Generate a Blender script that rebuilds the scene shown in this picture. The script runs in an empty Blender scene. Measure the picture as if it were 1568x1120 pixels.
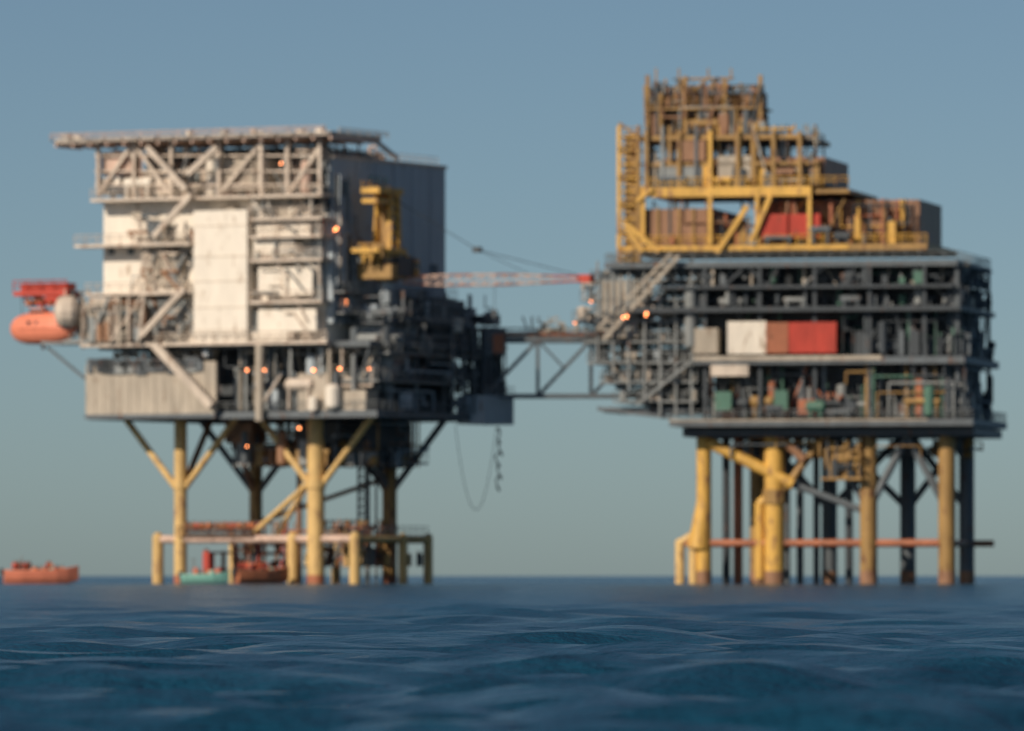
import bpy, math, random, bmesh
import numpy as np
from mathutils import Vector, Matrix
random.seed(7)
H=1.0; D=1000.0; S=12000.0; HZ=882.0; CX=784.0
sc=bpy.context.scene
# ---------------- materials ----------------
MATS={}
def paint(name,col,rough=0.55,var=0.25,rust=0.0,rcol=(0.16,0.07,0.035),metal=0.0,scale=0.6):
    m=bpy.data.materials.new(name); m.use_nodes=True
    nt=m.node_tree; N=nt.nodes; L=nt.links
    b=N['Principled BSDF']; b.inputs['Roughness'].default_value=rough; b.inputs['Metallic'].default_value=metal
    tc=N.new('ShaderNodeTexCoord'); mp=N.new('ShaderNodeMapping'); mp.inputs['Scale'].default_value=(1,1,0.35)
    L.new(tc.outputs['Object'],mp.inputs['Vector'])
    n1=N.new('ShaderNodeTexNoise'); n1.inputs['Scale'].default_value=scale; n1.inputs['Detail'].default_value=6
    L.new(mp.outputs['Vector'],n1.inputs['Vector'])
    r1=N.new('ShaderNodeValToRGB'); r1.color_ramp.elements[0].position=0.3; r1.color_ramp.elements[1].position=0.7
    d=tuple(c*(1-var) for c in col)+(1,); l=tuple(min(1,c*(1+var*0.4)) for c in col)+(1,)
    r1.color_ramp.elements[0].color=d; r1.color_ramp.elements[1].color=l
    L.new(n1.outputs['Fac'],r1.inputs['Fac'])
    out=r1.outputs['Color']
    if rust>0:
        n2=N.new('ShaderNodeTexNoise'); n2.inputs['Scale'].default_value=scale*2.3; n2.inputs['Detail'].default_value=8
        L.new(mp.outputs['Vector'],n2.inputs['Vector'])
        r2=N.new('ShaderNodeValToRGB'); r2.color_ramp.elements[0].position=0.66-rust*0.3; r2.color_ramp.elements[1].position=0.76-rust*0.25
        L.new(n2.outputs['Fac'],r2.inputs['Fac'])
        mx=N.new('ShaderNodeMix'); mx.data_type='RGBA'
        L.new(r2.outputs['Color'],mx.inputs[0]); L.new(out,mx.inputs[6]); mx.inputs[7].default_value=rcol+(1,)
        out=mx.outputs[2]
    L.new(out,b.inputs['Base Color'])
    MATS[name]=m; return m
paint('white',(0.88,0.81,0.70),rust=0.24,rcol=(0.52,0.42,0.32),var=0.1)
paint('cream',(0.68,0.58,0.48),rust=0.3,rcol=(0.38,0.27,0.2))
paint('beige',(0.48,0.42,0.34),rust=0.2,rcol=(0.3,0.22,0.16))
paint('grey',(0.28,0.30,0.30),rust=0.15)
paint('bluegrey',(0.43,0.50,0.55),var=0.1,rust=0.05)
paint('dark',(0.055,0.068,0.08),rust=0.1)  # also paints in the shade inside the right platform's decks
paint('darkgrey',(0.125,0.148,0.165),rust=0.15)
paint('yellow',(0.78,0.46,0.10),rust=0.38,rcol=(0.38,0.20,0.08))
paint('paleyellow',(0.76,0.51,0.20),rust=0.35,rcol=(0.42,0.25,0.12))
paint('ochre',(0.40,0.24,0.08),rust=0.35)
paint('brown',(0.34,0.18,0.10),rust=0.25)
paint('rustred',(0.45,0.16,0.08),rust=0.2)
paint('red',(0.56,0.06,0.035),rust=0.05)
paint('orange',(0.85,0.27,0.16),var=0.1)
paint('green',(0.08,0.19,0.14),rust=0.1)
paint('teal',(0.25,0.55,0.46),rust=0.1)
paint('pink',(0.70,0.50,0.40),rust=0.2)
paint('glass',(0.03,0.04,0.05),rough=0.15)
paint('skin',(0.40,0.22,0.14)); paint('hair',(0.03,0.02,0.015))
paint('jacket_brown',(0.30,0.14,0.07)); paint('jacket_red',(0.65,0.10,0.06)); paint('jacket_orange',(0.85,0.27,0.1)); paint('trousers',(0.07,0.06,0.07))
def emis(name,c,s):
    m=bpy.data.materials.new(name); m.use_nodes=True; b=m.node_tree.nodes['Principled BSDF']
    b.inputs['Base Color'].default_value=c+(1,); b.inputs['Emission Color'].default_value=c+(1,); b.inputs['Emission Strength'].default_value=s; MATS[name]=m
emis('glint',(1.0,0.30,0.10),8)  # glowing orange stand-in for sun glints, no real light fitting
# ---------------- frame + builder ----------------
class Fr:
    def __init__(s,ox,oy,deg):
        s.ox=ox;s.oy=oy;s.t=math.radians(deg);s.c=math.cos(s.t);s.s=math.sin(s.t)
    def X(s,px,y):
        k=(px-CX)/S; return (k*(D+s.oy+y*s.c)-s.ox-y*s.s)/(s.c+k*s.s)
    def Y(s,px,x):
        k=(px-CX)/S; return (k*(D+s.oy-x*s.s)-s.ox-x*s.c)/(s.s-k*s.c)
    def Z(s,py,x=0,y=0):
        return H+(HZ-py)/S*(D+s.oy-x*s.s+y*s.c)
    def P(s,px,py,y):
        x=s.X(px,y); return Vector((x,y,s.Z(py,x,y)))
    def Q(s,px,py,x):
        y=s.Y(px,x); return Vector((x,y,s.Z(py,x,y)))
class B:
    def __init__(s,name,fr,pivot=(0,0,0)):
        s.name=name;s.fr=fr;s.pv=Vector(pivot);s.d={};s.part='structure'
    def add(s,mat,vs,fs):
        V,F=s.d.setdefault((s.part,mat),([],[])); o=len(V)
        V.extend([tuple(Vector(v)-s.pv) for v in vs]); F.extend([tuple(i+o for i in f) for f in fs])
    def box(s,mat,x0,x1,y0,y1,z0,z1):
        if x0>x1:x0,x1=x1,x0
        if y0>y1:y0,y1=y1,y0
        if z0>z1:z0,z1=z1,z0
        s.add(mat,[(x0,y0,z0),(x1,y0,z0),(x1,y1,z0),(x0,y1,z0),(x0,y0,z1),(x1,y0,z1),(x1,y1,z1),(x0,y1,z1)],
          [(0,3,2,1),(4,5,6,7),(0,1,5,4),(1,2,6,5),(2,3,7,6),(3,0,4,7)])
    def tube(s,mat,a,b,r,r2=None,n=10,caps=True):
        a=Vector(a);b=Vector(b);r2=r if r2 is None else r2
        d=(b-a)
        if d.length<1e-4:return
        q=d.to_track_quat('Z','Y'); vs=[]
        for p,rr in((a,r),(b,r2)):
            for i in range(n):
                t=2*math.pi*i/n; vs.append(p+q@Vector((rr*math.cos(t),rr*math.sin(t),0)))
        fs=[(i,(i+1)%n,n+(i+1)%n,n+i) for i in range(n)]
        if caps: fs+=[tuple(range(n-1,-1,-1)),tuple(range(n,2*n))]
        s.add(mat,vs,fs)
    def beam(s,mat,a,b,w=0.3,h=None):
        h=w if h is None else h
        a=Vector(a);b=Vector(b);q=(b-a).to_track_quat('Z','Y'); vs=[]
        for p in(a,b):
            for i,j in((-1,-1),(1,-1),(1,1),(-1,1)): vs.append(p+q@Vector((i*w/2,j*h/2,0)))
        s.add(mat,vs,[(0,3,2,1),(4,5,6,7),(0,1,5,4),(1,2,6,5),(2,3,7,6),(3,0,4,7)])
    def path(s,mat,pts,r,n=6):
        for a,b in zip(pts,pts[1:]): s.tube(mat,a,b,r,n=n)
    def vessel(s,mat,a,b,r):
        a=Vector(a);b=Vector(b);d=(b-a).normalized()
        s.tube(mat,a,b,r,n=14,caps=False)
        for p,dd in((a,-d),(b,d)):
            s.tube(mat,p,p+dd*r*0.3,r,r*0.8,n=14,caps=False); s.tube(mat,p+dd*r*0.3,p+dd*r*0.5,r*0.8,r*0.25,n=14)
    def ball(s,mat,c,r,sz=1.0):
        c=Vector(c); n=10; vs=[c+Vector((0,0,-r*sz))]
        for i in range(1,6):
            a=-math.pi/2+math.pi*i/6
            for j in range(n): vs.append(c+Vector((r*math.cos(a)*math.cos(2*math.pi*j/n),r*math.cos(a)*math.sin(2*math.pi*j/n),r*sz*math.sin(a))))
        vs.append(c+Vector((0,0,r*sz))); fs=[(0,1+(j+1)%n,1+j) for j in range(n)]
        for i in range(4): fs+=[(1+i*n+j,1+i*n+(j+1)%n,1+(i+1)*n+(j+1)%n,1+(i+1)*n+j) for j in range(n)]
        fs+=[(1+4*n+j,1+4*n+(j+1)%n,1+5*n) for j in range(n)]
        s.add(mat,vs,fs)
    def rail(s,mat,a,b,h=1.15,r=0.05,sp=1.6):
        a=Vector(a);b=Vector(b);L=(b-a).length;n=max(1,int(L/sp))
        for i in range(n+1):
            p=a.lerp(b,i/n); s.tube(mat,p,p+Vector((0,0,h)),r,n=4)
        for k in(0.55,1.0): s.tube(mat,a+Vector((0,0,h*k)),b+Vector((0,0,h*k)),r,n=4)
    def deckrail(s,mat,x0,x1,y0,y1,z):
        s.rail(mat,(x0,y0,z),(x1,y0,z)); s.rail(mat,(x1,y0,z),(x1,y1,z)); s.rail(mat,(x0,y1,z),(x1,y1,z)); s.rail(mat,(x0,y0,z),(x0,y1,z))
    def deck(s,mat,x0,x1,y0,y1,z,t=0.7,rail='grey'):
        s.box(mat,x0,x1,y0,y1,z-0.15,z)
        g=0.3
        s.box(mat,x0,x1,y0+.01,y0+g,z-t,z-.152); s.box(mat,x0,x1,y1-g,y1-.01,z-t,z-.152)
        x=x0+.01
        while x<x1-g:
            s.box(mat,x,x+g,y0+g+.01,y1-g-.01,z-t+.02,z-.155); x+=(x1-x0-g-.02)/8
        if rail:s.deckrail(rail,x0+.1,x1-.1,y0+.1,y1-.1,z)
    def stair(s,mat,a,b,w=0.9):
        a=Vector(a);b=Vector(b)
        for o in(0,w):
            off=Vector((0,o,0)); s.beam(mat,a+off,b+off,0.12,0.3); s.tube(mat,a+off+Vector((0,0,1)),b+off+Vector((0,0,1)),0.05,n=4)
        n=max(2,int(abs(b.z-a.z)/0.25))
        for i in range(n):
            p=a.lerp(b,i/n); s.box(mat,p.x-.15,p.x+.15,p.y+.05,p.y+w-.05,p.z,p.z+.04)
    def clutter(s,x0,x1,y0,y1,z0,z1,n,mats,big=1.0):
        R=random
        for i in range(n):
            m=R.choice(mats); t=R.random(); x=R.uniform(x0,x1);y=R.uniform(y0,y1); h=z1-z0
            if t<0.14:
                r=R.uniform(.3,.9)*big; s.vessel(m,(x,y,z0+.4),(x,y,z0+.4+h*R.uniform(.35,.8)),r)
            elif t<0.26:
                r=min(R.uniform(.35,.9)*big,h*.3); l=R.uniform(2,5)*big; zz=z0+r+R.uniform(.2,h*.3)
                xx=min(x+l,x1); s.vessel(m,(x,y,zz),(max(xx,x+.5),y,zz),r)
                for q in(x+.3,xx-.3): s.box(m,q-.12,q+.12,y-r*.7,y+r*.7,z0,zz-r*.6)
            elif t<0.46:
                w=R.uniform(.6,2.4)*big; hh=h*R.uniform(.2,.6); xx=min(x+w,x1+.3)
                s.box(m,x,max(xx,x+.3),y,y+R.uniform(.8,2),z0+.1,z0+hh)
                s.box(R.choice(mats),x+.1,x+w*.5,y+.1,y+.7,z0+hh+.003,z0+hh+R.uniform(.2,.6))
            elif t<0.72:
                r=R.uniform(.06,.2); xb=min(max(x+R.uniform(-9,9),x0),x1); z=R.uniform(z0+.3*h,z1)
                zc=R.uniform(z0,z1)
                s.path(m,[(x,y,z0 if R.random()<.5 else z1),(x,y,z),(xb,y,z),(xb,y,zc),(xb,R.uniform(y0,y1),zc)],r)
            elif t<0.88:
                s.beam(m,(x,y,z0),(x,y,z1),R.uniform(.15,.4))
            else:
                xb=min(max(x+R.uniform(-5,5),x0),x1); s.beam(m,(x,y,z0),(xb,y,z1),R.uniform(.12,.3))
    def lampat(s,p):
        p=Vector(p); s.part='work_lamp'; rr=random.uniform(.1,.18)  # added glowing ball and backing box imitate a sun glint on the steelwork
        s.box('darkgrey',p.x-.2,p.x+.2,p.y+.1,p.y+.3,p.z-.15,p.z+.25); s.ball('glint',p,rr)
        if random.random()<.5: s.ball('glint',p+Vector((random.uniform(-.7,.7),0,random.uniform(-.3,.4))),rr*.8)
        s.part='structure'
    def emit(s):
        e=bpy.data.objects.new(s.name,None); sc.collection.objects.link(e); f=s.fr
        w=Vector((f.c*s.pv.x+f.s*s.pv.y+f.ox,-f.s*s.pv.x+f.c*s.pv.y+f.oy,s.pv.z))
        e.location=w; e.rotation_euler=(0,0,-f.t)
        for (part,mat),(V,F) in s.d.items():
            me=bpy.data.meshes.new(part+'_'+mat); me.from_pydata(V,[],F); me.update()
            me.materials.append(MATS[mat]); o=bpy.data.objects.new(part+'_'+mat,me); sc.collection.objects.link(o); o.parent=e
        return e
# ================= LEFT PLATFORM =================
A=Fr(-28.9,0,27.3)
b=B('offshore_oil_platform',A)
YF=-16.0
def fbox(b,f,mat,p0,p1,q0,q1,dep,y=YF):
    x0=f.X(p0,y);x1=f.X(p1,y);xm=(x0+x1)/2
    b.box(mat,x0,x1,y,y+dep,f.Z(q1,xm,y),f.Z(q0,xm,y))
def ft(b,f,mat,a,c,r,y=YF,beam=False):
    (b.beam if beam else b.tube)(mat,f.P(a[0],a[1],y),f.P(c[0],c[1],y),r)
Z=lambda py,x=0,y=YF:A.Z(py,x,y)
b.part='accommodation_block'
b.box('white',-18.6,13.6,-14.2,15.8,Z(528),Z(304))
b.part='side_wall'
b.box('bluegrey',13.62,14.5,-14.0,16.2,Z(500,14,0),Z(250,14,0))
b.box('cream',13.4,14.7,-14.2,16.4,Z(250,14,0)+.003,Z(245,14,0))
b.box('bluegrey',5,13.38,-9,16.1,Z(304),Z(250,14,0))
for yy in(-4.5,-2.6,-.7): b.box('glass',14.51,14.56,yy,yy+1.3,Z(283,14,0),Z(271,14,0))
for yy in (-8,-3,2,7,12): b.box('bluegrey',14.51,14.6,yy,yy+.12,Z(500,14,0),Z(252,14,0))
for yy,zz in((-12,330),(-11.5,390),(-12,440),(9,440),(12,400),(4,455),(-6,470)): b.box('darkgrey',14.62,14.9,yy,yy+1.5,Z(zz+20,14,0),Z(zz,14,0))
for zz in(452,484):
    b.box('grey',14.62,16.4,-14.5,16,Z(zz+2,14,0),Z(zz,14,0)); b.rail('grey',(16.3,-14.5,Z(zz,14,0)),(16.3,16,Z(zz,14,0)))
b.path('darkgrey',[(14.8,-12.8,Z(500)),(14.8,-12.8,Z(270))],.25)
b.clutter(14.7,15.4,-14,-9,Z(440),Z(270),16,['grey','cream','bluegrey','darkgrey'],.4)
# facade
b.part='facade'
fbox(b,A,'white',296,378,322,527,1.7,-16.6)
for q in(345,392,430,470,505): fbox(b,A,'cream',296,378,q,q+1.2,.06,-16.67)
b.part='balcony'
for q,p0,p1 in((300,138,492),(370,113,290),(445,130,292),(524,122,500),(398,382,492),(462,382,492),(335,382,492),(362,382,492)):
    x0=A.X(p0,-17);x1=A.X(p1,-17);b.box('cream',x0,x1,-17,-14.25,Z(q+5),Z(q)); 
    b.rail('cream',(x0,-16.95,Z(q)),(x1,-16.95,Z(q)),r=.06)
b.part='window'
for q in(376,404,320,470):
    for px in list(range(385,480,17)):
        if random.random()<.6: fbox(b,A,'glass',px,px+8,q+3,q+14,.2,-14.35)
for q in(380,): 
    for px in(165,195,225,255,275): fbox(b,A,'darkgrey',px,px+9,q,q+10,.2,-14.35)
for px,q,w,h in((300,335,8,14),(345,312,14,18),(225,340,30,25),(240,400,40,36),(265,365,22,30),(385,340,40,10),(425,320,20,14),(455,385,25,10),(200,325,16,8),(380,478,16,35),(232,455,45,60),(178,450,10,15),(410,385,30,14),(478,340,14,120)):
    fbox(b,A,random.choice(['grey','darkgrey','beige']),px,px+w,q,q+h,.8,-15.1)
for p0,p1,q0,q1 in ((395,478,410,452),(395,484,474,507),(388,450,366,394),(392,474,340,360),(386,440,508,521)): fbox(b,A,'white',p0,p1,q0,q1,.5,-15.9)
b.part='pipework'
for i in range(46):
    px=random.uniform(215,292);q=random.uniform(330,500)
    b.path(random.choice(['beige','grey','cream','darkgrey','brown']),[A.P(px,q,-15.6),A.P(px+random.uniform(-30,20),q+random.uniform(-3,3),-15.6),A.P(px+random.uniform(-30,20),q+random.uniform(10,60),-15.6)],random.uniform(.08,.28))
for i in range(26):
    px=random.uniform(382,488);q=random.uniform(318,500)
    b.path(random.choice(['white','grey','cream','darkgrey']),[A.P(px,q,-16.2),A.P(min(488,px+random.uniform(5,40)),q,-16.2),A.P(min(490,px+40),q+random.uniform(10,40),-16.2)],random.uniform(.08,.2))
b.clutter(A.X(385,-15.6),A.X(480,-15.6),-16.4,-14.6,Z(524),Z(500),8,['white','cream','grey'],.5)
b.clutter(A.X(385,-15.6),A.X(480,-15.6),-16.4,-14.6,Z(398),Z(370),12,['white','cream','grey','darkgrey'],.5)
b.clutter(A.X(385,-15.6),A.X(480,-15.6),-16.4,-14.6,Z(335),Z(302),14,['white','cream','grey','dark'],.6)
fbox(b,A,'beige',134,216,462,520,3,-17.0); fbox(b,A,'cream',136,180,456,461.7,2.6,-16.9)
for px in(150,175,198): fbox(b,A,'grey',px,px+2,464,519,.1,-17.11)
for px,q in((140,470),(160,500),(185,475),(203,495)): fbox(b,A,'darkgrey',px,px+8,q,q+8,.1,-17.12)
b.clutter(A.X(128,-17),A.X(225,-17),-17.8,-17.2,Z(522),Z(452),20,['beige','grey','cream','brown'],.4)
for a in(((282,442),(216,515)),((332,225),(288,266)),((292,298),(236,362)),((225,225),(285,290))): ft(b,A,'cream',a[0],a[1],.7,-17.6,True)
# helideck
b.part='helideck'
b.box('cream',A.X(150,-17.5),A.X(505,-17.5),-17.5,-4,Z(213),Z(206))
b.box('cream',A.X(84,-17.5),A.X(150,-17.5)-.003,-17.5,-11,Z(214),Z(206.4))
x0=A.X(84,-17.5);x1=A.X(505,-17.5)
b.rail('pink',(x0,-18.7,Z(208)),(x1,-18.7,Z(208)),h=.7,r=.07,sp=2.5); b.rail('cream',(x1+1,-17,Z(210)),(x1+1,-4,Z(210)),h=.7,r=.07,sp=2.5)
for i in range(17): 
    x=x0+(x1-x0)*i/16; b.beam('cream',(x,-18.7,Z(208)),(x,-17.4,Z(212)),.15)
    b.box('pink',x-.15,x+.15,-17.4,-11 if x<A.X(150,-17.5) else -4.5,Z(219),Z(213)-.01)
for i in range(9):
    xx=x0+(x1-x0)*random.random(); b.box(random.choice(['white','cream','grey']),xx,xx+random.uniform(.4,1.4),-17,-16,Z(206)+.003,Z(206)+random.uniform(.2,.7))
b.part='roof_equipment'
b.box('darkgrey',-16,8,-8,10,Z(300),Z(222))
for px in(150,205,262,335,400,440,490): b.beam('cream',A.P(px,302,-15.8),A.P(px,214,-15.8),.45)
for a,c in(((150,300),(205,216)),((262,300),(205,220)),((335,300),(400,218)),((440,300),(490,225))): ft(b,A,'cream',a,c,.45,-15.6,True)
for q in(238,262,283): b.beam('cream',A.P(145,q,-15.5),A.P(492,q,-15.5),.22)
fbox(b,A,'beige',333,410,244,292,3,-15);fbox(b,A,'pink',155,200,232,268,2.5,-15);fbox(b,A,'cream',215,262,262,298,3,-14.8);fbox(b,A,'white',150,182,272,298,3,-15.2)
for q in range(248,292,8): fbox(b,A,'cream',333,410,q,q+1.5,.15,-15.2)
b.clutter(-18,12,-15.5,-8.5,Z(300),Z(220),95,['cream','grey','dark','white','pink','beige','darkgrey','white'],.8)
b.clutter(A.X(440,-15),A.X(500,-15),-15.5,-12,Z(330),Z(225),34,['white','cream','grey','dark'],.6)
b.clutter(10,14,-14,2,Z(248),Z(218),22,['cream','pink','grey'],.5)
b.path('cream',[(A.X(505,-17.5),-6,Z(212)),(14,4,Z(240,14,0))],.3)
b.rail('cream',(13.5,-14,Z(246,14,0)),(13.5,16,Z(246,14,0)))
# lower decks
b.part='lower_deck'
ZZ=lambda py:A.Z(py,0,0)
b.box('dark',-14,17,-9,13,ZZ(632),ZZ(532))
b.deck('darkgrey',-19.6,22,-16.2,17,ZZ(634),.9,'grey')
b.deck('darkgrey',-18.6,20.5,-15.4,16.5,ZZ(530),.7,None)
b.box('grey',14.6,21.5,-15,17.5,ZZ(588)-.25,ZZ(588)); b.deckrail('grey',14.6,21.5,-15,17.5,ZZ(588))
b.box('grey',17.3,22,-13,17.8,ZZ(546)-.25,ZZ(546)); b.deckrail('grey',17.3,22,-13,17.8,ZZ(546))
b.box('darkgrey',14.6,20,-11,17.2,ZZ(500)-.25,ZZ(500)); b.deckrail('grey',14.6,20,-11,17.2,ZZ(500))
b.box('bluegrey',14.7,18,-9,2,ZZ(583),ZZ(505)); b.box('darkgrey',14.7,19,4,13,ZZ(543),ZZ(460));b.box('bluegrey',15,19,13.2,16.2,ZZ(545),ZZ(470))
b.part='panel_wall'
x0=A.X(132,-16.6);x1=A.X(330,-16.6)
b.box('beige',x0,x1,-16.6,-15.8,Z(633),Z(553));
for i in range(16):
    x=x0+(x1-x0)*i/15; b.box('beige',x-.08,x+.08,-16.66,-16.61,Z(631),Z(554+random.random()*8))
b.box('darkgrey',x0-.1,x1+.1,-16.9,-15.7,Z(640),Z(633)-.003)
for i in range(34):
    x=random.uniform(x0,x1-1.5); h=random.uniform(.3,1.7); b.box(random.choice(['dark','grey','darkgrey']),x,x+random.uniform(.5,2),-16.9,-16.67,Z(553)-h,Z(553)+random.uniform(.1,.6))  # dark and grey boxes imitate the jagged shadow along the panel top
b.part='deck_equipment'
ft(b,A,'cream',(236,527),(325,622),1.0,-17.6,True)
ft(b,A,'beige',(398,528),(398,645),.6,-16.8); ft(b,A,'cream',(430,575),(405,615),.2,-17)
fbox(b,A,'beige',456,500,572,630,3,-15.8); fbox(b,A,'beige',505,560,598,630,3,-15.8)
b.vessel('white',A.P(510,622,-16.4),A.P(510,594,-16.4),.95)
b.vessel('white',A.P(480,628,-16.6),A.P(480,610,-16.6),.6)
G=['grey','darkgrey','dark','beige','grey','bluegrey']
b.clutter(A.X(335,-16),20.5,-15.8,-10,ZZ(632),ZZ(536),75,G+['cream','beige'],.9)
b.clutter(-18,-3,-15.5,-12,ZZ(552),ZZ(532),20,G,.8)
for z0,z1 in((632,590),(586,548),(544,502),(498,450)):
    b.clutter(15,21.5,-12,16.8,ZZ(z0),ZZ(z1),38,['darkgrey','dark','bluegrey','grey','grey'],.7)
b.box('bluegrey',20,24,9,17,ZZ(650),ZZ(606)); b.rail('grey',(24,9,ZZ(606)),(24,17,ZZ(606)))
b.vessel('white',A.Q(700,506,20),A.Q(700,490,20),.8)
b.clutter(18,23,12,18,ZZ(605),ZZ(500),40,['darkgrey','dark','grey'],.6)
for dx in range(5): b.beam('darkgrey',(22.5,3+dx*3,ZZ(634)),(22.5,3+dx*3,ZZ(500)),.3)
# under deck
b.part='cellar_deck'
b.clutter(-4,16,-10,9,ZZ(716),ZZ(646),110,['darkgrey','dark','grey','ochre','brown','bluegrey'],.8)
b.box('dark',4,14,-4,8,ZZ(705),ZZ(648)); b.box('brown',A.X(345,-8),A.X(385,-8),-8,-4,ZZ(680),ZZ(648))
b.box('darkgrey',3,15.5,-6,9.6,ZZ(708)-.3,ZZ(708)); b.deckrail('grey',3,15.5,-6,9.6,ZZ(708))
b.part='jacket'
q=9.8
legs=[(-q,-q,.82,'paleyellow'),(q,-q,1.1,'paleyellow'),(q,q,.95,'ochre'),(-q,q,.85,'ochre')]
zt=ZZ(640)
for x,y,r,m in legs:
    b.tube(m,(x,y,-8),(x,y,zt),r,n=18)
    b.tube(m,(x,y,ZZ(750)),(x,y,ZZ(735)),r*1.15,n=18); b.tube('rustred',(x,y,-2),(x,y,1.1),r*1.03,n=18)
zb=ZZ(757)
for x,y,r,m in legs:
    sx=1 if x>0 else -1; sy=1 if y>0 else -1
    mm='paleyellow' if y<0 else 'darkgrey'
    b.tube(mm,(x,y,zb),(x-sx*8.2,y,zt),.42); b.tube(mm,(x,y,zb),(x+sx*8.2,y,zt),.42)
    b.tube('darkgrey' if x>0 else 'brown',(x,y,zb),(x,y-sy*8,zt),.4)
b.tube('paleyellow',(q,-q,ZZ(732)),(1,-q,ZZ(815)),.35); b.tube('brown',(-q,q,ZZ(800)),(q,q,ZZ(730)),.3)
b.part='boat_landing'
zl=A.Z(826,0,-q); X0,X1=-13.1,15.4
for y in(-q,q): b.tube('pink' if y<0 else 'brown',(X0,y,zl),(X1,y,zl),.5,n=12)
for x in(X0,-q,0,q,X1): b.tube('paleyellow' if x in(X0,X1) else 'brown',(x,-q,zl),(x,q,zl),.4)
for x,y in((X0,-q),(X1,-q),(X1,q),(X0,q),(6.5,-q),(2,q),(X1,3)):
    b.tube('paleyellow',(x,y,-6),(x,y,zl+.2),.72 if y<0 else .6,n=14); b.ball('paleyellow',(x,y,zl+.2),.74 if y<0 else .62)
b.box('brown',-q,1,-q-1,-q+1.6,zl+.42,zl+.52); b.rail('brown',(-q,-q-1,zl+.5),(1,-q-1,zl+.5))
b.box('brown',q+.5,X1,-q,q,zl+.42,zl+.52); b.rail('darkgrey',(X1,-q,zl+.5),(X1,q,zl+.5))
b.clutter(q-8,X1-1,-4,q,zl-3.5,zl+2.5,50,['brown','darkgrey','rustred','paleyellow'],.5)
b.clutter(-8,4,-9,2,.3,zl+2.2,40,['rustred','red','brown','darkgrey','brown'],.4)
for x,y in((6,8.5),(7.5,8.5),(6,10.5),(7.5,10.5)): b.beam('darkgrey',(x,y,0),(x,y,ZZ(700)),.25)
for i in range(9): 
    z=ZZ(800)+i*.95; b.beam('darkgrey',(6,8.5,z),(7.5,8.5,z+.9),.15); b.beam('darkgrey',(7.5,8.5,z),(6,8.5,z),.15)
b.stair('paleyellow',(3,-8,zl+.5),(9,-8,ZZ(712)))
for x,y in((2,0),(4,2),(3,4),(5,-2)): b.tube('brown',(x,y,-5),(x,y,ZZ(700)),.35)
b.part='hose'
def loop(p0,p1,sag,r,mat,n=24):
    p0=Vector(p0);p1=Vector(p1); pts=[]
    for i in range(n+1):
        t=i/n; p=p0.lerp(p1,t); p.z-=sag*4*t*(1-t); pts.append(p)
    b.path(mat,pts,r)
loop(A.Q(697,650,22),A.Q(760,655,22),10.7,.05,'grey')
pts=[A.Q(762,655+i*9,22)+Vector((random.uniform(-.3,.3),random.uniform(-.5,.5),0)) for i in range(11)]
b.path('dark',pts,.1)
for p in pts[::2]: b.tube('dark',p,p+Vector((.2,.2,-.6)),.16)
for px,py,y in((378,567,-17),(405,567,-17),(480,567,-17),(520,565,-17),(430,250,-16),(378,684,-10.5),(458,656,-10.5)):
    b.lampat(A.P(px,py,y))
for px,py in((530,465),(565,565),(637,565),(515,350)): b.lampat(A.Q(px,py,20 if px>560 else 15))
b.emit()
# ---- pedestal crane ----
cx,cy=18.2,A.Y(592,18.2)
c=B('pedestal_crane',A,(cx,cy,0)); cz=lambda py:A.Z(py,cx,cy)
c.part='pedestal'; c.tube('bluegrey',(cx,cy,cz(640)),(cx,cy,cz(432)),.95,.85,n=16); c.tube('ochre',(cx,cy,cz(432)),(cx,cy,cz(410)),1.5,n=18)
c.part='machinery_house'
c.box('ochre',cx-2.4,cx+2.4,cy-3.2,cy+2.6,cz(428),cz(405)); c.box('yellow',cx-1.2,cx+1.2,cy-2.2,cy+1.6,cz(404),cz(388)); c.box('yellow',cx-2,cx+1.8,cy-5.6,cy+2,cz(389),cz(382))
c.box('dark',cx-2.2,cx+2.5,cy-1.5,cy+3,cz(424),cz(394)); c.box('yellow',cx+.5,cx+2.5,cy+2.2,cy+4.2,cz(422),cz(396)); c.box('glass',cx+.6,cx+2.52,cy+2.6,cy+4.22,cz(412),cz(401))
c.clutter(cx-2.2,cx+2,cy-5,cy+3,cz(404),cz(376),26,['yellow','ochre','paleyellow','darkgrey'],.4)
c.rail('yellow',(cx-2.4,cy-5,cz(385)),(cx-2.4,cy+2,cz(385)))
c.part='gantry'
for dx,dy in((-1,-1.2),(1,-1.2),(-1,1.3),(1,1.3)): c.beam('yellow',(cx+dx,cy+dy,cz(385)),(cx+dx*.8,cy+dy*.7+.4,cz(292)),.6)
for i in range(6):
    z=cz(378-i*15);z2=cz(378-(i+1)*15)
    c.beam('yellow',(cx-1,cy-1.1,z),(cx-.9,cy+1.1,z2),.35);c.beam('yellow',(cx+1,cy+1.1,z),(cx+.9,cy-1.1,z2),.35);c.beam('yellow',(cx-1,cy-1.1,z2),(cx-1,cy+1.1,z2),.35)
c.box('ochre',cx-.5,cx+.5,cy-.7,cy+.6,cz(385),cz(320))
c.box('yellow',cx-1.3,cx+1.3,cy-4.4,cy+2,cz(298),cz(289)); c.box('yellow',cx-1.1,cx+1.1,cy-4.6,cy-1.2,cz(313),cz(306)); c.rail('yellow',(cx-1.2,cy-4.4,cz(289)),(cx-1.2,cy+2,cz(289)),h=.8)
c.part='boom'
d=Vector((A.c,A.s,0)); n=Vector((-A.s,A.c,0)); root=Vector((cx,cy,cz(430)))+d*2.0
Lb=23.2
def bp(t,w,h): 
    return root+d*(Lb*t)+n*w+Vector((0,0,h+ (0.25*t)))
N=16
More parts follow.
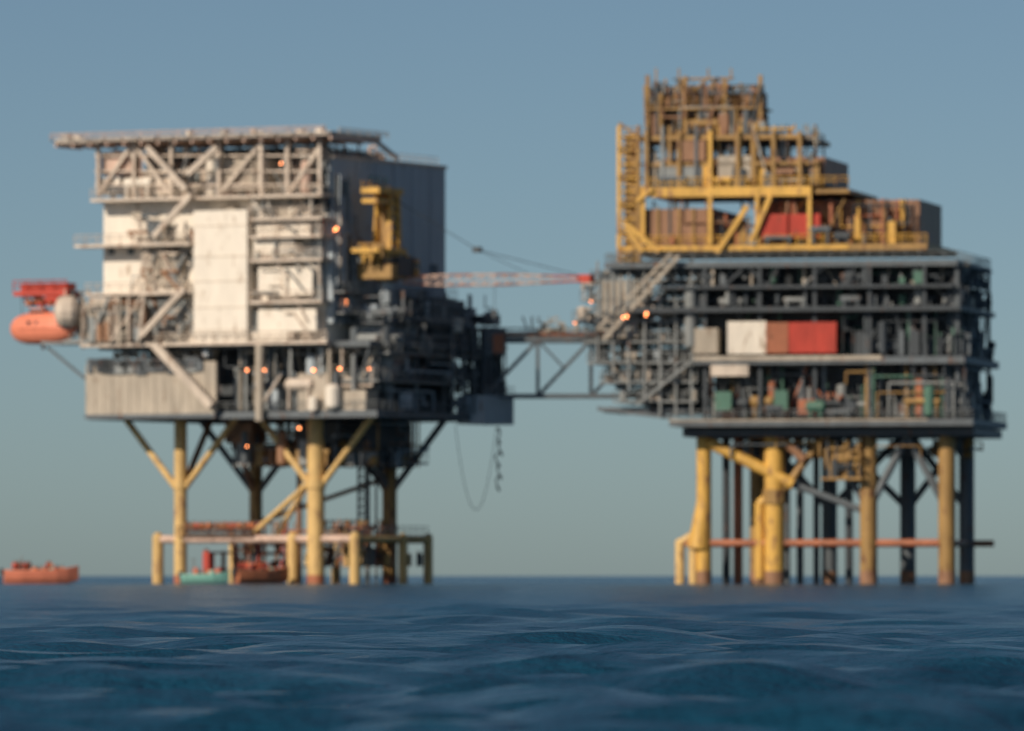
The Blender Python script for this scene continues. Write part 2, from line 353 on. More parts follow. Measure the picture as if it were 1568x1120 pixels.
for i in range(N):
    t0=i/N;t1=(i+1)/N
    hw=lambda t:(.35+ .55*min(1,t*5,(1-t)*2.2))
    m='red' if i>12 else ('rustred' if (i//2)%2==0 else 'pink')
    for sw in(-1,1):
        for sh in(-1,1): c.beam(m,bp(t0,sw*hw(t0)*.9,sh*hw(t0)*.75),bp(t1,sw*hw(t1)*.9,sh*hw(t1)*.75),.19)
        c.beam('pink',bp(t0,sw*hw(t0)*.9,-hw(t0)*.75),bp(t1,sw*hw(t1)*.9,hw(t1)*.75),.12)
        c.beam('pink',bp(t0,sw*hw(t0)*.9,hw(t0)*.75),bp(t0,sw*hw(t0)*.9,-hw(t0)*.75),.12)
tip=bp(1,0,0); c.box('red',tip.x-1,tip.x+.8,tip.y-.7,tip.y+.7,tip.z-.5,tip.z+.5)
c.part='pendant_cable'
top=Vector((cx,cy,cz(298)))
blk=root+d*9.4+Vector((0,0,3.9)); c.tube('dark',top,blk,.05,n=4);c.tube('dark',blk,bp(.95,0,.5),.05,n=4);c.tube('dark',blk,bp(.7,0,.5),.04,n=4);c.box('dark',blk.x-.5,blk.x+.5,blk.y-.4,blk.y+.4,blk.z-.35,blk.z+.35)
c.tube('dark',bp(.5,0,-.5),bp(.5,0,-4.2),.04,n=4); hk=bp(.5,0,-4.2); c.box('dark',hk.x-.25,hk.x+.25,hk.y-.25,hk.y+.25,hk.z-.6,hk.z+.4)
c.emit()
# ---- lifeboat + davit ----
def hull(bb,mat,org,dirv,L,W,Hh,stations,ring):
    dirv=Vector(dirv).normalized(); side=Vector((-dirv.y,dirv.x,0)); vs=[];k=len(ring)
    for t,wf,hf,zo in stations:
        for w,h in ring: vs.append(Vector(org)+dirv*(L*(t-.5))+side*(w*W/2*wf)+Vector((0,0,h*Hh*hf+zo*Hh)))
    fs=[]
    for i in range(len(stations)-1):
        for j in range(k): fs.append((i*k+j,i*k+(j+1)%k,(i+1)*k+(j+1)%k,(i+1)*k+j))
    fs+=[tuple(range(k-1,-1,-1)),tuple(range((len(stations)-1)*k,len(stations)*k))]
    bb.add(mat,vs,fs)
ringL=[(math.cos(a),math.sin(a)) for a in [2*math.pi*i/16 for i in range(16)]]
lb=A.P(66,503,-15.0)
l=B('lifeboat',A,lb)
st=[(t,(1-(abs(2*t-1))**3)**.6+.02,(1-(abs(2*t-1))**4)**.6+.02,0) for t in [0,.03,.08,.15,.25,.4,.55,.7,.8,.88,.94,.98,1]]
l.part='hull'; hull(l,'orange',lb,(1,-.15,0),10.5,3.4,2.0,st,ringL)
l.part='fender'; hull(l,'rustred',lb+Vector((0,0,-.1)),(1,-.15,0),10.0,3.6,.16,[(t,w,1,0) for t,w,_,_ in st],ringL)
l.part='conning_tower'; l.box('orange',lb.x-1.6,lb.x+.4,lb.y-.7,lb.y+.9,lb.z+1.5,lb.z+2.5); l.box('glass',lb.x-1.65,lb.x+.45,lb.y-.73,lb.y-.71,lb.z+1.9,lb.z+2.3)
for i in range(4): l.box('glass',lb.x-1.5+i*1.2,lb.x-1+i*1.2,lb.y-1.66+.0,lb.y-1.2,lb.z+.5,lb.z+.9)
l.emit()
dv=B('lifeboat_davit',A,lb)
dv.part='arm'
for o in(-3,3):
    dv.path('rustred',[lb+Vector((o,5,-2.5)),lb+Vector((o,5,3.9)),lb+Vector((o,-.3,4.6))],.25); dv.tube('dark',lb+Vector((o,-.3,4.6)),lb+Vector((o,-.3,1.5)),.05,n=4)
dv.part='winch_frame'
p0=A.P(26,448,-15);p1=A.P(108,432,-15)
dv.box('red',p0.x,p1.x,-16,-13,p0.z-.5,p0.z+.1); dv.box('red',p0.x+.8,p1.x-.3,-15.5,-13.2,p0.z+.15,p1.z-.1); dv.rail('red',(p0.x,-16,p0.z+.1),(p1.x,-16,p0.z+.1),h=1.3,r=.08)
dv.clutter(p0.x+1,p1.x,-15.8,-14,p0.z-1.8,p0.z,24,['red','rustred'],.5)
dv.part='platform'
dv.box('grey',A.X(75,-14),-19.8,-16,-10,ZZ(528),ZZ(522)); dv.beam('darkgrey',A.P(72,532,-15),A.P(130,580,-15),.3); dv.rail('grey',(A.X(75,-14),-16,ZZ(522)),(-19.8,-16,ZZ(522)))
dv.part='raft_drum'; 
ce=A.P(103,478,-16.5); dv.vessel('cream',ce+Vector((-.6,-.3,0)),ce+Vector((.6,.3,0)),2.1)
dv.clutter(A.X(105,-15),-19.7,-16,-13,ZZ(520),ZZ(445),16,['grey','cream','beige','darkgrey'],.6)
dv.emit()
# ================= BRIDGE =================
W0=Fr(0,0,0)
g=B('footbridge',W0,(10,2,20))
xa=W0.X(742,2);xb=W0.X(1068,2); zt2=W0.Z(521,0,2); zb2=W0.Z(607,0,2)
nb=int(round((xb-xa)/6.3)); st=(xb-xa)/nb
g.part='truss'
for y in(.6,3.6):
    g.beam('darkgrey',(xa,y,zt2),(xb,y,zt2),.7,.7); g.beam('darkgrey',(xa,y,zb2),(xb,y,zb2),.55,.55)
    for i in range(nb+1):
        x=xa+i*st; g.beam('darkgrey',(x,y,zb2),(x,y,zt2),.45)
        if i<nb:
            g.beam('darkgrey',(x,y,zb2),(x+st,y,zt2),.42)
            if i>0: g.beam('darkgrey',(x,y+.05,zt2),(x+st*.5,y+.05,(zb2+zt2)/2),.2)
for i in range(nb+1):
    x=xa+i*st; g.beam('darkgrey',(x,.6,zt2),(x,3.6,zt2),.25);g.beam('darkgrey',(x,.6,zb2),(x,3.6,zb2),.25)
g.part='walkway'; g.box('brown',xa,xb,.9,3.3,zt2+.36,zt2+.44); g.rail('grey',(xa,.6,zt2+.35),(xb,.6,zt2+.35)); g.rail('grey',(xa,3.6,zt2+.35),(xb,3.6,zt2+.35))
g.part='pipe'
for i in range(5): g.tube(['rustred','grey','darkgrey','grey','beige'][i],(xa,1+i*.55,zt2+.7),(xb,1+i*.55,zt2+.7),.16)
g.box('darkgrey',W0.X(742,2),W0.X(772,2),.3,4,W0.Z(545,0,2),W0.Z(505,0,2)); g.box('rustred',W0.X(755,2),W0.X(772,2),-.1,.28,W0.Z(540),W0.Z(512))
g.clutter(W0.X(800,2),W0.X(920,2),.9,3,zt2+.4,zt2+3,14,['grey','darkgrey','beige'],.4)
g.emit()
# ================= RIGHT PLATFORM =================
R=Fr(37.2,0,12)
r=B('offshore_oil_platform',R)
YR=-14.0
RZ=lambda py,y=YR:R.Z(py,0,y)
RX=lambda px,y=YR:R.X(px,y)
def rb(mat,p0,p1,q0,q1,dep,y=YR): fbox(r,R,mat,p0,p1,q0,q1,dep,y)
r.part='main_deck'
XR=RX(1490)
r.deck('darkgrey',RX(1025),XR,-14,15,RZ(642),.9,'grey')
rb('beige',1025,1420,642,645,.1,-14.12)
r.deck('darkgrey',RX(1062),XR-1,-14.4,15,RZ(547),.9,None)
rb('beige',1062,1350,545,552,.1,-14.55)
r.deck('darkgrey',RX(925),XR-2,-13.6,15,RZ(400),.7,'grey')
r.deck('dark',RX(960),XR-1.5,-14.6,15,RZ(470),.6,None)
r.deck('dark',RX(1010),XR-2.5,-14.2,15,RZ(437),.4,None)
r.part='wind_wall'
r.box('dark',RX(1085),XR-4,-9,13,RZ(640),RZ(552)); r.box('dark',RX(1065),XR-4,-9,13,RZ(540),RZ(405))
DK=['dark','darkgrey','dark','dark','green','dark']  # dark picks stand in for shade between the decks
r.part='deck_equipment'
for z0,z1 in ((640,552),(546,475),(468,440),(436,404)):
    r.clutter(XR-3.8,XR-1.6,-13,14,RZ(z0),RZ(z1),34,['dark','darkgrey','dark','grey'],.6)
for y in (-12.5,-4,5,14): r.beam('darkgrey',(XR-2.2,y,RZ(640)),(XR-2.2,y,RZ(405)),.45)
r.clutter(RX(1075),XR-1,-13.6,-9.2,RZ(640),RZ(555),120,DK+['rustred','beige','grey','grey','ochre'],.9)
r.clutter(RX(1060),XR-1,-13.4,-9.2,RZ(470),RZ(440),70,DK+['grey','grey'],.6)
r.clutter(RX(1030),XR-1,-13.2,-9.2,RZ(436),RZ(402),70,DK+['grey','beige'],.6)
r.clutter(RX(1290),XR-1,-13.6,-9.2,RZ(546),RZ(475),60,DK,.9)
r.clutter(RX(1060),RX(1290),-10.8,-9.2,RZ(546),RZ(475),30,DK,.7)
for px in range(1080,1490,84): r.beam('dark',R.P(px,642,-13.2),R.P(px,405,-13.2),.45)
rb('cream',1088,1146,556,576,2,-14.3); rb('green',1185,1206,598,628,2,-13.8); rb('rustred',1222,1248,612,636,2,-13.8); rb('green',1095,1120,600,630,2,-13.8)
def container(mat,p0,p1,q0,q1,y):
    x0,x1=RX(p0,y),RX(p1,y); z0,z1=RZ(q1,y),RZ(q0,y)
    r.box(mat,x0,x1,y,y+2.5,z0,z1)
    n=max(3,int((x1-x0)/.35))
    for i in range(n): 
        x=x0+(i+.25)*(x1-x0)/n; r.box(mat,x,x+.15,y-.06,y-.003,z0+.2,z1-.2)
    for x in(x0,x1): r.box(mat,x-.08,x+.08,y-.09,y+.02,z0,z1+.05)
r.part='cargo_container'
container('white',1115,1172,492,542,-14); container('rustred',1174,1206,494,541,-14); container('red',1208,1242,494,541,-13.9); container('red',1244,1280,494,541,-14)
container('beige',1062,1098,502,541,-13.5); container('red',1165,1205,328,364,-12.5); container('red',1210,1255,328,364,-12.4)
# upper drilling modules
r.part='upper_module'
YB=-12.5
r.box('ochre',RX(945,YB),RX(1420,YB),YB,12,RZ(384,YB),RZ(374,YB)); r.rail('yellow',(RX(945,YB),YB,RZ(374,YB)),(RX(1420,YB),YB,RZ(374,YB)),r=.07)
rb('yellow',945,1300,376,383,.1,YB-.11)
r.box('brown',RX(985,YB),RX(1092,YB),YB+.6,8,RZ(374,YB),RZ(318,YB)); r.box('brown',RX(1150,YB),RX(1400,YB),-8,10,RZ(374,YB),RZ(305,YB))
for px in(985,1008,1040,1062,1090): r.beam('ochre',R.P(px,374,YB+.5),R.P(px,318,YB+.5),.3)
r.box('yellow',RX(990,YB),RX(1240,YB),YB-.3,YB+.3,RZ(300,YB),RZ(285,YB)); r.box('ochre',RX(982,YB),RX(1300,YB),YB+.31,10,RZ(296,YB),RZ(290,YB)); r.rail('yellow',(RX(990,YB),YB-.2,RZ(285,YB)),(RX(1300,YB),YB-.2,RZ(285,YB)),r=.07)
for a,c2 in(((1000,288),(975,308)),((1145,315),(1098,388)),((955,340),(1010,385)),((1180,300),(1150,372)),((985,385),(960,350))): r.beam('yellow',R.P(a[0],a[1],YB-.4),R.P(c2[0],c2[1],YB-.4),.6)
for px in(985,1088,1160,1240): r.beam('yellow',R.P(px,374,YB-.1),R.P(px,285,YB-.1),.5)
r.box('brown',RX(1000,YB),RX(1260,YB),YB+1.5,7,RZ(284,YB),RZ(240,YB)); r.box('ochre',RX(975,YB),RX(1230,YB),YB+.3,8,RZ(212,YB),RZ(205,YB)); r.box('ochre',RX(985,YB),RX(1250,YB),YB+.3,8,RZ(252,YB),RZ(247,YB))
rb('beige',1100,1150,238,275,1,YB+.3);rb('grey',1010,1075,255,284,1,YB+.2); rb('brown',1040,1080,215,246,2,YB)
for px in(990,1040,1088,1130,1185,1225): r.beam('ochre' if px!=1088 else 'yellow',R.P(px,290,YB),R.P(px,200,YB),.5)
r.clutter(RX(985,YB),RX(1250,YB),YB-.2,-6,RZ(285,YB),RZ(190,YB),130,['ochre','brown','yellow','grey','dark','darkgrey','beige'],.7)
r.clutter(RX(950,YB),RX(1400,YB),YB-.3,-8,RZ(374,YB),RZ(305,YB),80,['ochre','brown','dark','rustred','darkgrey','yellow'],.7)
r.part='drill_tower'
for px in(992,1050,1110,1165):
    for y in(-10,-3): r.beam('ochre',R.P(px,205,y),R.P(px,118+random.uniform(-6,14),y),.5)
r.box('brown',RX(1020,-8),RX(1150,-8),-8,-3,RZ(195),RZ(135)); r.clutter(RX(990,-9),RX(1170,-9),-10.5,-6,RZ(205),RZ(125),150,['ochre','brown','grey','darkgrey','dark','ochre','brown'],.7)
r.box('ochre',RX(990,-10),RX(1168,-10),-10.5,-3,RZ(163),RZ(160)); r.rail('ochre',(RX(990,-10),-10.4,RZ(160)),(RX(1168,-10),-10.4,RZ(160)))
r.clutter(RX(1000,-9),RX(1130,-9),-10,-6,RZ(135),RZ(112),20,['ochre','brown','darkgrey'],.5)
for px in(1005,1040,1085,1120): r.beam('ochre',R.P(px,120,-9),R.P(px,104,-9),.2)
r.part='stair_tower'
for px in(948,978):
    for y in(YB,YB+3): r.beam('yellow' if px==948 else 'ochre',R.P(px,402,y),R.P(px,192,y),.45)
for i in range(10):
    q0=398-i*21; a=R.P(948,q0,YB);c2=R.P(978,q0-21,YB)
    if i%2: a=R.P(978,q0,YB);c2=R.P(948,q0-21,YB)
    r.beam('ochre',a,c2,.45,.3); p=R.P(948,q0,YB);p2=R.P(978,q0,YB); r.box('yellow',p.x,p2.x,YB,YB+3,p.z-.1,p.z+.1); r.rail('yellow',p,p2,r=.06)
r.box('ochre',RX(955,YB),RX(975,YB),YB+1,YB+2.8,RZ(400),RZ(200))
# left scaffolding wing
r.part='process_wing'
GW=['grey','grey','beige','darkgrey','beige','dark','cream','bluegrey']
r.box('beige',RX(918),RX(972),-12.5,-6,RZ(515),RZ(428)); 
for i in range(6): rb('grey',918+i*10,921+i*10,430,514,.15,-12.7)
for q,p0 in((425,905),(455,890),(488,878),(520,885),(552,900),(582,920),(612,940)):
    x0=RX(p0,-12);x1=RX(1068,-12); r.box('grey',x0,x1,-12.5,4,RZ(q+3),RZ(q)); r.rail('grey',(x0,-12.4,RZ(q)),(x1,-12.4,RZ(q)),r=.06)
    r.clutter(x0,x1,-12.3,-4,RZ(q),RZ(q-29),32,GW,.55)
for px in range(915,1065,24): r.beam('grey',R.P(px,min(640,540+(px-900)*.9),-12.6),R.P(px,400,-12.6),.25)
r.beam('beige',R.P(1040,392,-14.5),R.P(925,520,-14.5),.45); r.beam('beige',R.P(1028,388,-14.5),R.P(914,505,-14.5),.3)
for i in range(10): r.beam('beige',R.P(1035-i*11.5,392+i*12.6,-14.5),R.P(1028-(i+1)*11,388+(i+1)*11.7,-14.5),.15)
r.stair('grey',R.P(975,620,-13.5),R.P(1060,552,-13.5)); r.box('darkgrey',RX(925,-10),RX(1060,-10),-11,3,RZ(630),RZ(622)); r.beam('darkgrey',R.P(915,626,-12),R.P(1030,640,-12),.5)
r.box('darkgrey',RX(985,-8),RX(1062,-8),-8,6,RZ(620),RZ(530))
r.vessel('grey',R.P(1058,530,-13),R.P(1058,440,-13),.8)
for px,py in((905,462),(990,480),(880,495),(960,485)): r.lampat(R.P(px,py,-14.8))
# jacket
r.part='jacket'
zt3=RZ(655); 
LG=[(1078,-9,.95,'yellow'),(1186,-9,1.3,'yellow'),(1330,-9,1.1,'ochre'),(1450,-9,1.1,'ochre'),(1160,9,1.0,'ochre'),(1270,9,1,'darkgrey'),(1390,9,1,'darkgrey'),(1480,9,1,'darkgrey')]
pos=[]
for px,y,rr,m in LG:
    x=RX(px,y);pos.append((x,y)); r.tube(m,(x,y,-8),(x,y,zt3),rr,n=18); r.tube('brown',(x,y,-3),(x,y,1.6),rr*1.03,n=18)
p=lambda px,py,y=-9:R.P(px,py,y)
r.tube('yellow',p(1070,840),p(1078,770),1.5,.96,n=16)
r.tube('yellow',p(1086,678,-9.6),p(1215,742,-9.6),.75,n=14); r.tube('brown',p(1165,640,-10),p(1232,705,-10),.6); r.tube('darkgrey',p(1215,742),p(1330,785),.45); r.tube('ochre',p(1186,770),p(1262,668),.5)
r.tube('darkgrey',p(1330,780),p(1390,668),.5); r.tube('darkgrey',p(1330,780),p(1262,668),.4);r.tube('darkgrey',p(1450,780),p(1390,668),.5)
for (x,y),(x2,y2) in zip(pos[4:],pos[5:]): r.tube('darkgrey',(x,y,RZ(780,9)),(x2,y2,zt3),.45); r.tube('darkgrey',(x2,y2,RZ(780,9)),(x,y,zt3),.45)
r.tube('yellow',p(1163,770,-9),p(1163,886,-9),.6); r.tube('ochre',p(1186,772),p(1186,750),1.55); r.tube('yellow',p(1163,772),p(1186,752),.6)
for px,m,w in((1112,'dark',.5),(1130,'rustred',.6),(1205,'darkgrey',.4),(1225,'darkgrey',.45),(1250,'dark',.4),(1300,'dark',.5)): 
    x=RX(px,-3); r.tube(m,(x,-3,-5),(x,-3,zt3),w)
r.part='boat_landing'
zl3=RZ(832,-9); xx0=RX(1041,-9); r.tube('rustred',(xx0+.8,-9,zl3),(RX(1450),-9,zl3),.5); r.tube('brown',(xx0+.8,9,zl3),(RX(1480),9,zl3),.45); 
for x in(xx0+1,RX(1186,-9),RX(1330,-9),RX(1450,-9)): r.tube('brown',(x,-9,zl3),(x,9,zl3),.4)
for x in(xx0,RX(1062,-9)): r.tube('paleyellow',(x,-9,-6),(x,-9,zl3),.6,n=14)
r.ball('paleyellow',(xx0,-9,zl3),.62); r.tube('paleyellow',(xx0,-9,zl3),p(1072,812),.5)
r.part='cellar_machinery'
r.clutter(RX(1265,-11),RX(1318,-11),-11.5,-8,RZ(732),RZ(675),36,['yellow','ochre','ochre','dark'],.6); r.box('ochre',RX(1270,-10),RX(1310,-10),-10.5,-8,RZ(712),RZ(690)); r.box('ochre',RX(1260,-10),RX(1322,-10),-11.5,-7,RZ(735),RZ(731))
for px in (1268,1314): r.beam('ochre',R.P(px,735,-10.8),R.P(px,655,-10.8),.25)
r.box('dark',RX(1050,-10),XR-.2,-12,12,RZ(668),RZ(655)); r.clutter(RX(1100),XR-2,-11,8,RZ(700),RZ(665),50,['dark','darkgrey','ochre'],.6)
r.emit()
# ================= PEOPLE =================
# each figure: tapered limbs fused into one skin with a voxel remesh, then fingers, nose and ears joined on
def person(pose,mats):
    if pose=='sit':
        J=[(0,0,.45),(0,.02,.62),(0,0,.85),(0,-.02,.98),(0,-.03,1.1),(0,-.02,1.22), (-.1,0,.42),(-.13,-.42,.46),(-.13,-.45,.06),(-.13,-.6,.04), (.1,0,.42),(.14,-.42,.46),(.14,-.43,.06),(.14,-.58,.04), (-.19,0,.9),(-.25,-.1,.64),(-.15,-.34,.55),(-.14,-.42,.53), (.19,0,.9),(.26,-.1,.64),(.16,-.34,.55),(.14,-.42,.53)]
    else:
        a=.25 if pose=='stand' else .62
        J=[(0,0,.95),(0,.01,1.15),(0,0,1.38),(0,0,1.5),(0,-.02,1.63),(0,-.01,1.7), (-.1,0,.9),(-.13,-.03,.48),(-.14,.02,.08),(-.15,-.14,.04), (.1,0,.9),(.15,-.1 if pose!='stand' else -.02,.5),(.16,.05,.08),(.17,-.1,.04), (-.2,0,1.42),(-.2-a*.3,0,1.14),(-.22-a*.2,-.15,.9),(-.22-a*.2,-.2,.8), (.2,0,1.42),(.2+a*.4,-.1,1.18),(.22+a*.5,-.3,1.15 if pose=='reach' else .92),(.22+a*.5,-.4,1.18 if pose=='reach' else .83)]
    J=[Vector(j) for j in J]
    E=[(0,1),(1,2),(2,3),(3,4),(4,5),(0,6),(6,7),(7,8),(8,9),(0,10),(10,11),(11,12),(12,13),(2,14),(14,15),(15,16),(16,17),(2,18),(18,19),(19,20),(20,21)]
    rad=[.17,.17,.19,.065,.11,.10,.12,.085,.06,.05,.12,.085,.06,.05,.09,.07,.05,.045,.09,.07,.05,.045]
    t=B('tmp',W0); 
    for i,j in E: t.tube('skin',J[i],J[j],rad[i],rad[j],n=12)
    for j,rr in zip(J,rad): t.ball('skin',j,rr)
    V,F=t.d[('structure','skin')]
    me=bpy.data.meshes.new('tmp'); me.from_pydata(V,[],F); me.update(); o=bpy.data.objects.new('tmp',me); sc.collection.objects.link(o)
    md=o.modifiers.new('r','REMESH'); md.mode='VOXEL'; md.voxel_size=.03
    sm=o.modifiers.new('s','SMOOTH'); sm.factor=.5; sm.iterations=3
    bpy.context.view_layer.update()
    dg=bpy.context.evaluated_depsgraph_get(); m2=bpy.data.meshes.new_from_object(o.evaluated_get(dg))
    bpy.data.objects.remove(o)
    f2=B('tmp',W0); hd=J[4]
    for w,h in((16,17),(20,21)):
        d=(J[h]-J[w]).normalized(); s_=d.cross(Vector((0,.3,1))).normalized()
        for k,ln in zip((-1.5,-.5,.5,1.5),(.065,.08,.075,.055)):
            a0=J[h]+d*.02+s_*k*.02; a1=a0+d*ln*.6; f2.tube('skin',a0,a1,.011,.010,n=5); f2.tube('skin',a1,a1+d*ln*.4+Vector((0,-.01,-.015)),.010,.008,n=5)
        f2.tube('skin',J[h]-s_*.03,J[h]-s_*.065+d*.045,.012,.01,n=5)
    f2.tube('skin',hd+Vector((0,-.10,.01)),hd+Vector((0,-.128,-.02)),.012,.018,n=6)
    for sx in(-1,1): f2.ball('skin',hd+Vector((sx*.105,.01,0)),.022)
    V2,F2=f2.d[('structure','skin')]
    bm=bmesh.new(); bm.from_mesh(m2); nb0=len(bm.faces)
    bv=[bm.verts.new(v) for v in V2]
    for f in F2:
        try: bm.faces.new([bv[i] for i in f])
        except ValueError: pass
    bm.to_mesh(m2); bm.free(); m2.materials.clear()
    for m in mats: m2.materials.append(MATS[m])
    top=J[3].z+.02; hip=J[0].z+(.02 if pose=='sit' else -.05)
    for i,f in enumerate(m2.polygons):
        c=f.center; f.use_smooth=True
        if i>=nb0: f.material_index=0
        elif c.z>top: f.material_index=3 if (c.z>hd.z+.06 or c.y>hd.y+.05) else 0
        elif min((c-J[17]).length,(c-J[21]).length)<.08: f.material_index=0
        elif c.z<hip and abs(c.x)<.27 and min((c-J[16]).length,(c-J[20]).length)>.15: f.material_index=2
        else: f.material_index=1
    return m2
PM={}
for pose in('stand','reach','sit'):
    base=person(pose,['skin','jacket_brown','trousers','hair']); PM[pose,'jacket_brown']=base
    for jk in('jacket_red','jacket_orange'):
        m3=base.copy(); m3.materials[1]=MATS[jk]; PM[pose,jk]=m3
def put(pose,jk,loc,rot):
    o=bpy.data.objects.new('person',PM[pose,jk]); sc.collection.objects.link(o); o.location=loc; o.rotation_euler=(0,0,rot)
def wloc(f,x,y,z): return (f.ox+f.c*x+f.s*y, f.oy-f.s*x+f.c*y, z)
for i in range(26):
    x=-9.0+i*.39; put(random.choice(['stand','reach','stand']),random.choice(['jacket_brown','jacket_brown','jacket_orange','jacket_red']),wloc(A,x,-9.8+(-.6 if i%2 else .8)+random.uniform(-.2,.2),zl+.52),random.uniform(-1.2,1.2))
for x,y in((13.5,-8),(12.6,-7),(14,-5),(13,-3),(12.2,-9),(14.4,-1)): put('stand','jacket_brown',wloc(A,x,y,zl+.52),random.uniform(-1,2))
# ================= SMALL BOATS =================
ringB=[(-1,1),(-1.06,1.02),(-1.08,.9),(-.95,.45),(-.6,.08),(0,0),(.6,.08),(.95,.45),(1.08,.9),(1.06,1.02),(1,1),(.85,.75),(.5,.7),(0,.68),(-.5,.7),(-.85,.75)]
def boat(wx,wy,L,rot,m1,m2,people,hh=1.9):
    f=Fr(wx,wy,-math.degrees(rot)); k=B('small_boat',f)
    k.part='hull'; stt=[(0,.8,1,0),(.25,.98,1,0),(.5,1,1,0),(.7,.85,1.02,.02),(.85,.55,1.05,.1),(.95,.22,1.0,.24),(1,.03,.9,.4)]
    hull(k,m1,(0,0,-.2),(1,0,0),L,2.6,hh,stt,ringB)
    dk=hh*.7-.2
    k.part='thwart'
    for t in(-.3,-.1,.12): k.box(m2,L*t,L*t+.35,-1.0,1.0,dk+.2,dk+.3)
    k.part='tarp'; k.vessel(m2,(L*.02,.2,dk+.5),(L*.26,.2,dk+.45),.5); k.box('teal',L*.1,L*.18,-.7,-.1,dk,dk+.9)
    k.part='engine'; k.box('dark',-L*.5-.55,-L*.5-.05,-.25,.25,dk,dk+.8); k.tube('dark',(-L*.5-.3,0,dk),(-L*.5-.3,0,-.5),.1)
    k.part='console'; k.box(m2,-L*.26,-L*.18,-.5,.5,dk,dk+1.2); k.path('grey',[(-L*.27,-.6,dk),(-L*.27,-.6,dk+2.3),(-L*.27,.6,dk+2.3),(-L*.27,.6,dk)],.06)
    k.emit()
    c,s=math.cos(rot),math.sin(rot)
    for t,pose,jk,ro in people:
        x=L*t; y=random.uniform(-.7,.7); put(pose,jk,(wx+c*x-s*y,wy+s*x+c*y,dk-.01 if pose!='sit' else dk-.08),ro)
boat((62-784)/12.2,-14,9.4,.12,'orange','rustred',[(-.36,'stand','jacket_red',.3),(-.33,'stand','jacket_red',1.3),(-.3,'reach','jacket_brown',-.6),(-.25,'stand','jacket_red',1),(-.2,'reach','jacket_red',1),(-.16,'stand','jacket_brown',1),(-.1,'sit','jacket_orange',0),(-.04,'sit','jacket_brown',.5),(.03,'sit','jacket_red',-.5),(.08,'stand','jacket_red',.8),(.12,'stand','jacket_orange',.2),(.18,'sit','jacket_red',.8),(.22,'sit','jacket_orange',0),(.28,'sit','jacket_orange',0)])
boat((402-784)/12.2,-16,7.4,.5,'rustred','red',[(-.4,'stand','jacket_red',.9),(-.34,'reach','jacket_brown',.9),(-.3,'stand','jacket_red',.3),(-.24,'stand','jacket_orange',.3),(-.2,'reach','jacket_red',-.6),(-.1,'stand','jacket_orange',1),(-.04,'stand','jacket_red',1),(0,'stand','jacket_red',0),(.07,'reach','jacket_red',0),(.1,'sit','jacket_orange',.5),(.2,'sit','jacket_red',-.5)])
boat((316-784)/12.2,-17,6.0,-.2,'teal','orange',[(-.2,'sit','jacket_orange',.3),(.0,'sit','jacket_brown',-.6),(.15,'sit','jacket_orange',1)],1.4)
# ================= SEA =================
rs=np.exp(np.linspace(math.log(4),math.log(30000),1250)); ratio=rs[1]/rs[0]-1
ang=np.concatenate([np.linspace(-180,-6,90)[:-1],np.linspace(-6,6,430),np.linspace(6,180,90)[1:-1]]); ang=np.radians(ang)
RR,AA=np.meshgrid(rs,ang,indexing='ij'); xs=RR*np.sin(AA); ys=-D+RR*np.cos(AA)
rng=np.random.default_rng(11); z=np.zeros_like(xs); sp=RR*ratio
for i in range(90):
    lam=0.45*(9/0.45)**(i/89.0); k=2*math.pi/lam; th=rng.normal(0.15,.6); ph=rng.uniform(0,6.28)
    a=0.0105*lam**0.38*rng.uniform(.5,1.3)
    arg=k*(xs*math.sin(th)+ys*math.cos(th))+ph
    fade=np.clip(lam/(2.2*sp)-1,0,1)
    z+=fade*a*(np.exp(np.sin(arg))-1.266)
z*=np.clip(1-(RR-6000)/8000,0,1)
V=np.stack([xs,ys,z],-1).reshape(-1,3); nr,na=xs.shape
ii,jj=np.meshgrid(np.arange(nr-1),np.arange(na),indexing='ij'); j2=(jj+1)%na
F=np.stack([ii*na+jj,ii*na+j2,(ii+1)*na+j2,(ii+1)*na+jj],-1).reshape(-1,4)
F=F[:,::-1]
me=bpy.data.meshes.new('sea'); me.vertices.add(len(V)); me.vertices.foreach_set('co',V.ravel().astype('f'))
me.loops.add(F.size); me.loops.foreach_set('vertex_index',F.ravel().astype('i')); me.polygons.add(len(F))
me.polygons.foreach_set('loop_start',np.arange(0,F.size,4,dtype='i')); me.polygons.foreach_set('use_smooth',np.ones(len(F),dtype=bool)); me.update(calc_edges=True)
sea=bpy.data.objects.new('sea',me); sc.collection.objects.link(sea)
m=bpy.data.materials.new('sea_water'); m.use_nodes=True; nt=m.node_tree; N=nt.nodes; L=nt.links; bs=N['Principled BSDF']
bs.inputs['Roughness'].default_value=.18; bs.inputs['IOR'].default_value=1.33; bs.inputs['Specular IOR Level'].default_value=.3
tc=N.new('ShaderNodeTexCoord'); n1=N.new('ShaderNodeTexNoise'); n1.inputs['Scale'].default_value=.12; n1.inputs['Detail'].default_value=5; L.new(tc.outputs['Object'],n1.inputs['Vector'])
cr=N.new('ShaderNodeValToRGB'); cr.color_ramp.elements[0].position=.35; cr.color_ramp.elements[1].position=.7; cr.color_ramp.elements[0].color=(.004,.040,.080,1); cr.color_ramp.elements[1].color=(.010,.075,.135,1)
L.new(n1.outputs['Fac'],cr.inputs['Fac']); L.new(cr.outputs['Color'],bs.inputs['Base Color'])
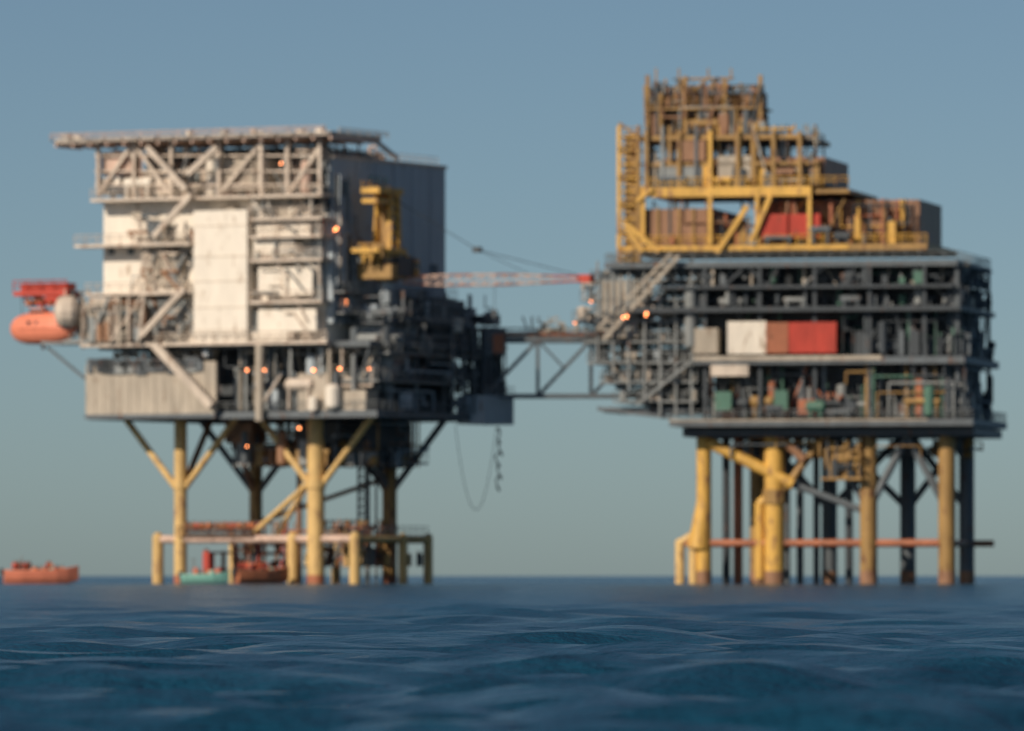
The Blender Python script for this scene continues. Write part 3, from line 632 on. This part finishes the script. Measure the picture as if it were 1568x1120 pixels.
n2=N.new('ShaderNodeTexNoise'); n2.inputs['Scale'].default_value=1.8; n2.inputs['Detail'].default_value=6; n2.inputs['Roughness'].default_value=.6; L.new(tc.outputs['Object'],n2.inputs['Vector'])
bu=N.new('ShaderNodeBump'); bu.inputs['Strength'].default_value=1; bu.inputs['Distance'].default_value=.25; L.new(n2.outputs['Fac'],bu.inputs['Height']); L.new(bu.outputs['Normal'],bs.inputs['Normal'])
me.materials.append(m)
# ================= LIGHT / WORLD / CAMERA =================
el=math.radians(30); az=Vector((-.72,-.69)).normalized()
dv3=Vector((az.x*math.cos(el),az.y*math.cos(el),math.sin(el)))
sl=bpy.data.lights.new('sun','SUN'); sl.energy=3.8; sl.angle=math.radians(.5); sl.color=(1,.86,.70); so=bpy.data.objects.new('sun',sl); sc.collection.objects.link(so); so.rotation_euler=dv3.to_track_quat('Z','Y').to_euler(); so.location=(-100,-100,200)
w=bpy.data.worlds.new('World'); sc.world=w; w.use_nodes=True; nt=w.node_tree; N=nt.nodes; L=nt.links
sk=N.new('ShaderNodeTexSky'); sk.sky_type='NISHITA'; sk.sun_disc=False; sk.sun_elevation=el; sk.sun_rotation=math.atan2(dv3.x,dv3.y); sk.air_density=0.5; sk.dust_density=.5; sk.ozone_density=4.0
mx=N.new('ShaderNodeMix'); mx.data_type='RGBA'; mx.blend_type='MULTIPLY'; mx.inputs[0].default_value=1; mx.inputs[7].default_value=(.76,.72,.60,1)
L.new(sk.outputs[0],mx.inputs[6]); bg=N['Background']; L.new(mx.outputs[2],bg.inputs['Color']); bg.inputs['Strength'].default_value=.095
cam=bpy.data.cameras.new('camera'); co=bpy.data.objects.new('camera',cam); sc.collection.objects.link(co); sc.camera=co
cam.sensor_width=36; cam.lens=36*S/1568; cam.clip_end=60000; cam.clip_start=.5
co.location=(0,-D,H); co.rotation_euler=(math.radians(90)+math.atan((HZ-560)/S),0,0)
cam.dof.use_dof=True; cam.dof.focus_distance=110; cam.dof.aperture_fstop=2.8
sc.view_settings.view_transform='Standard'; sc.view_settings.look='None'; sc.view_settings.exposure=0
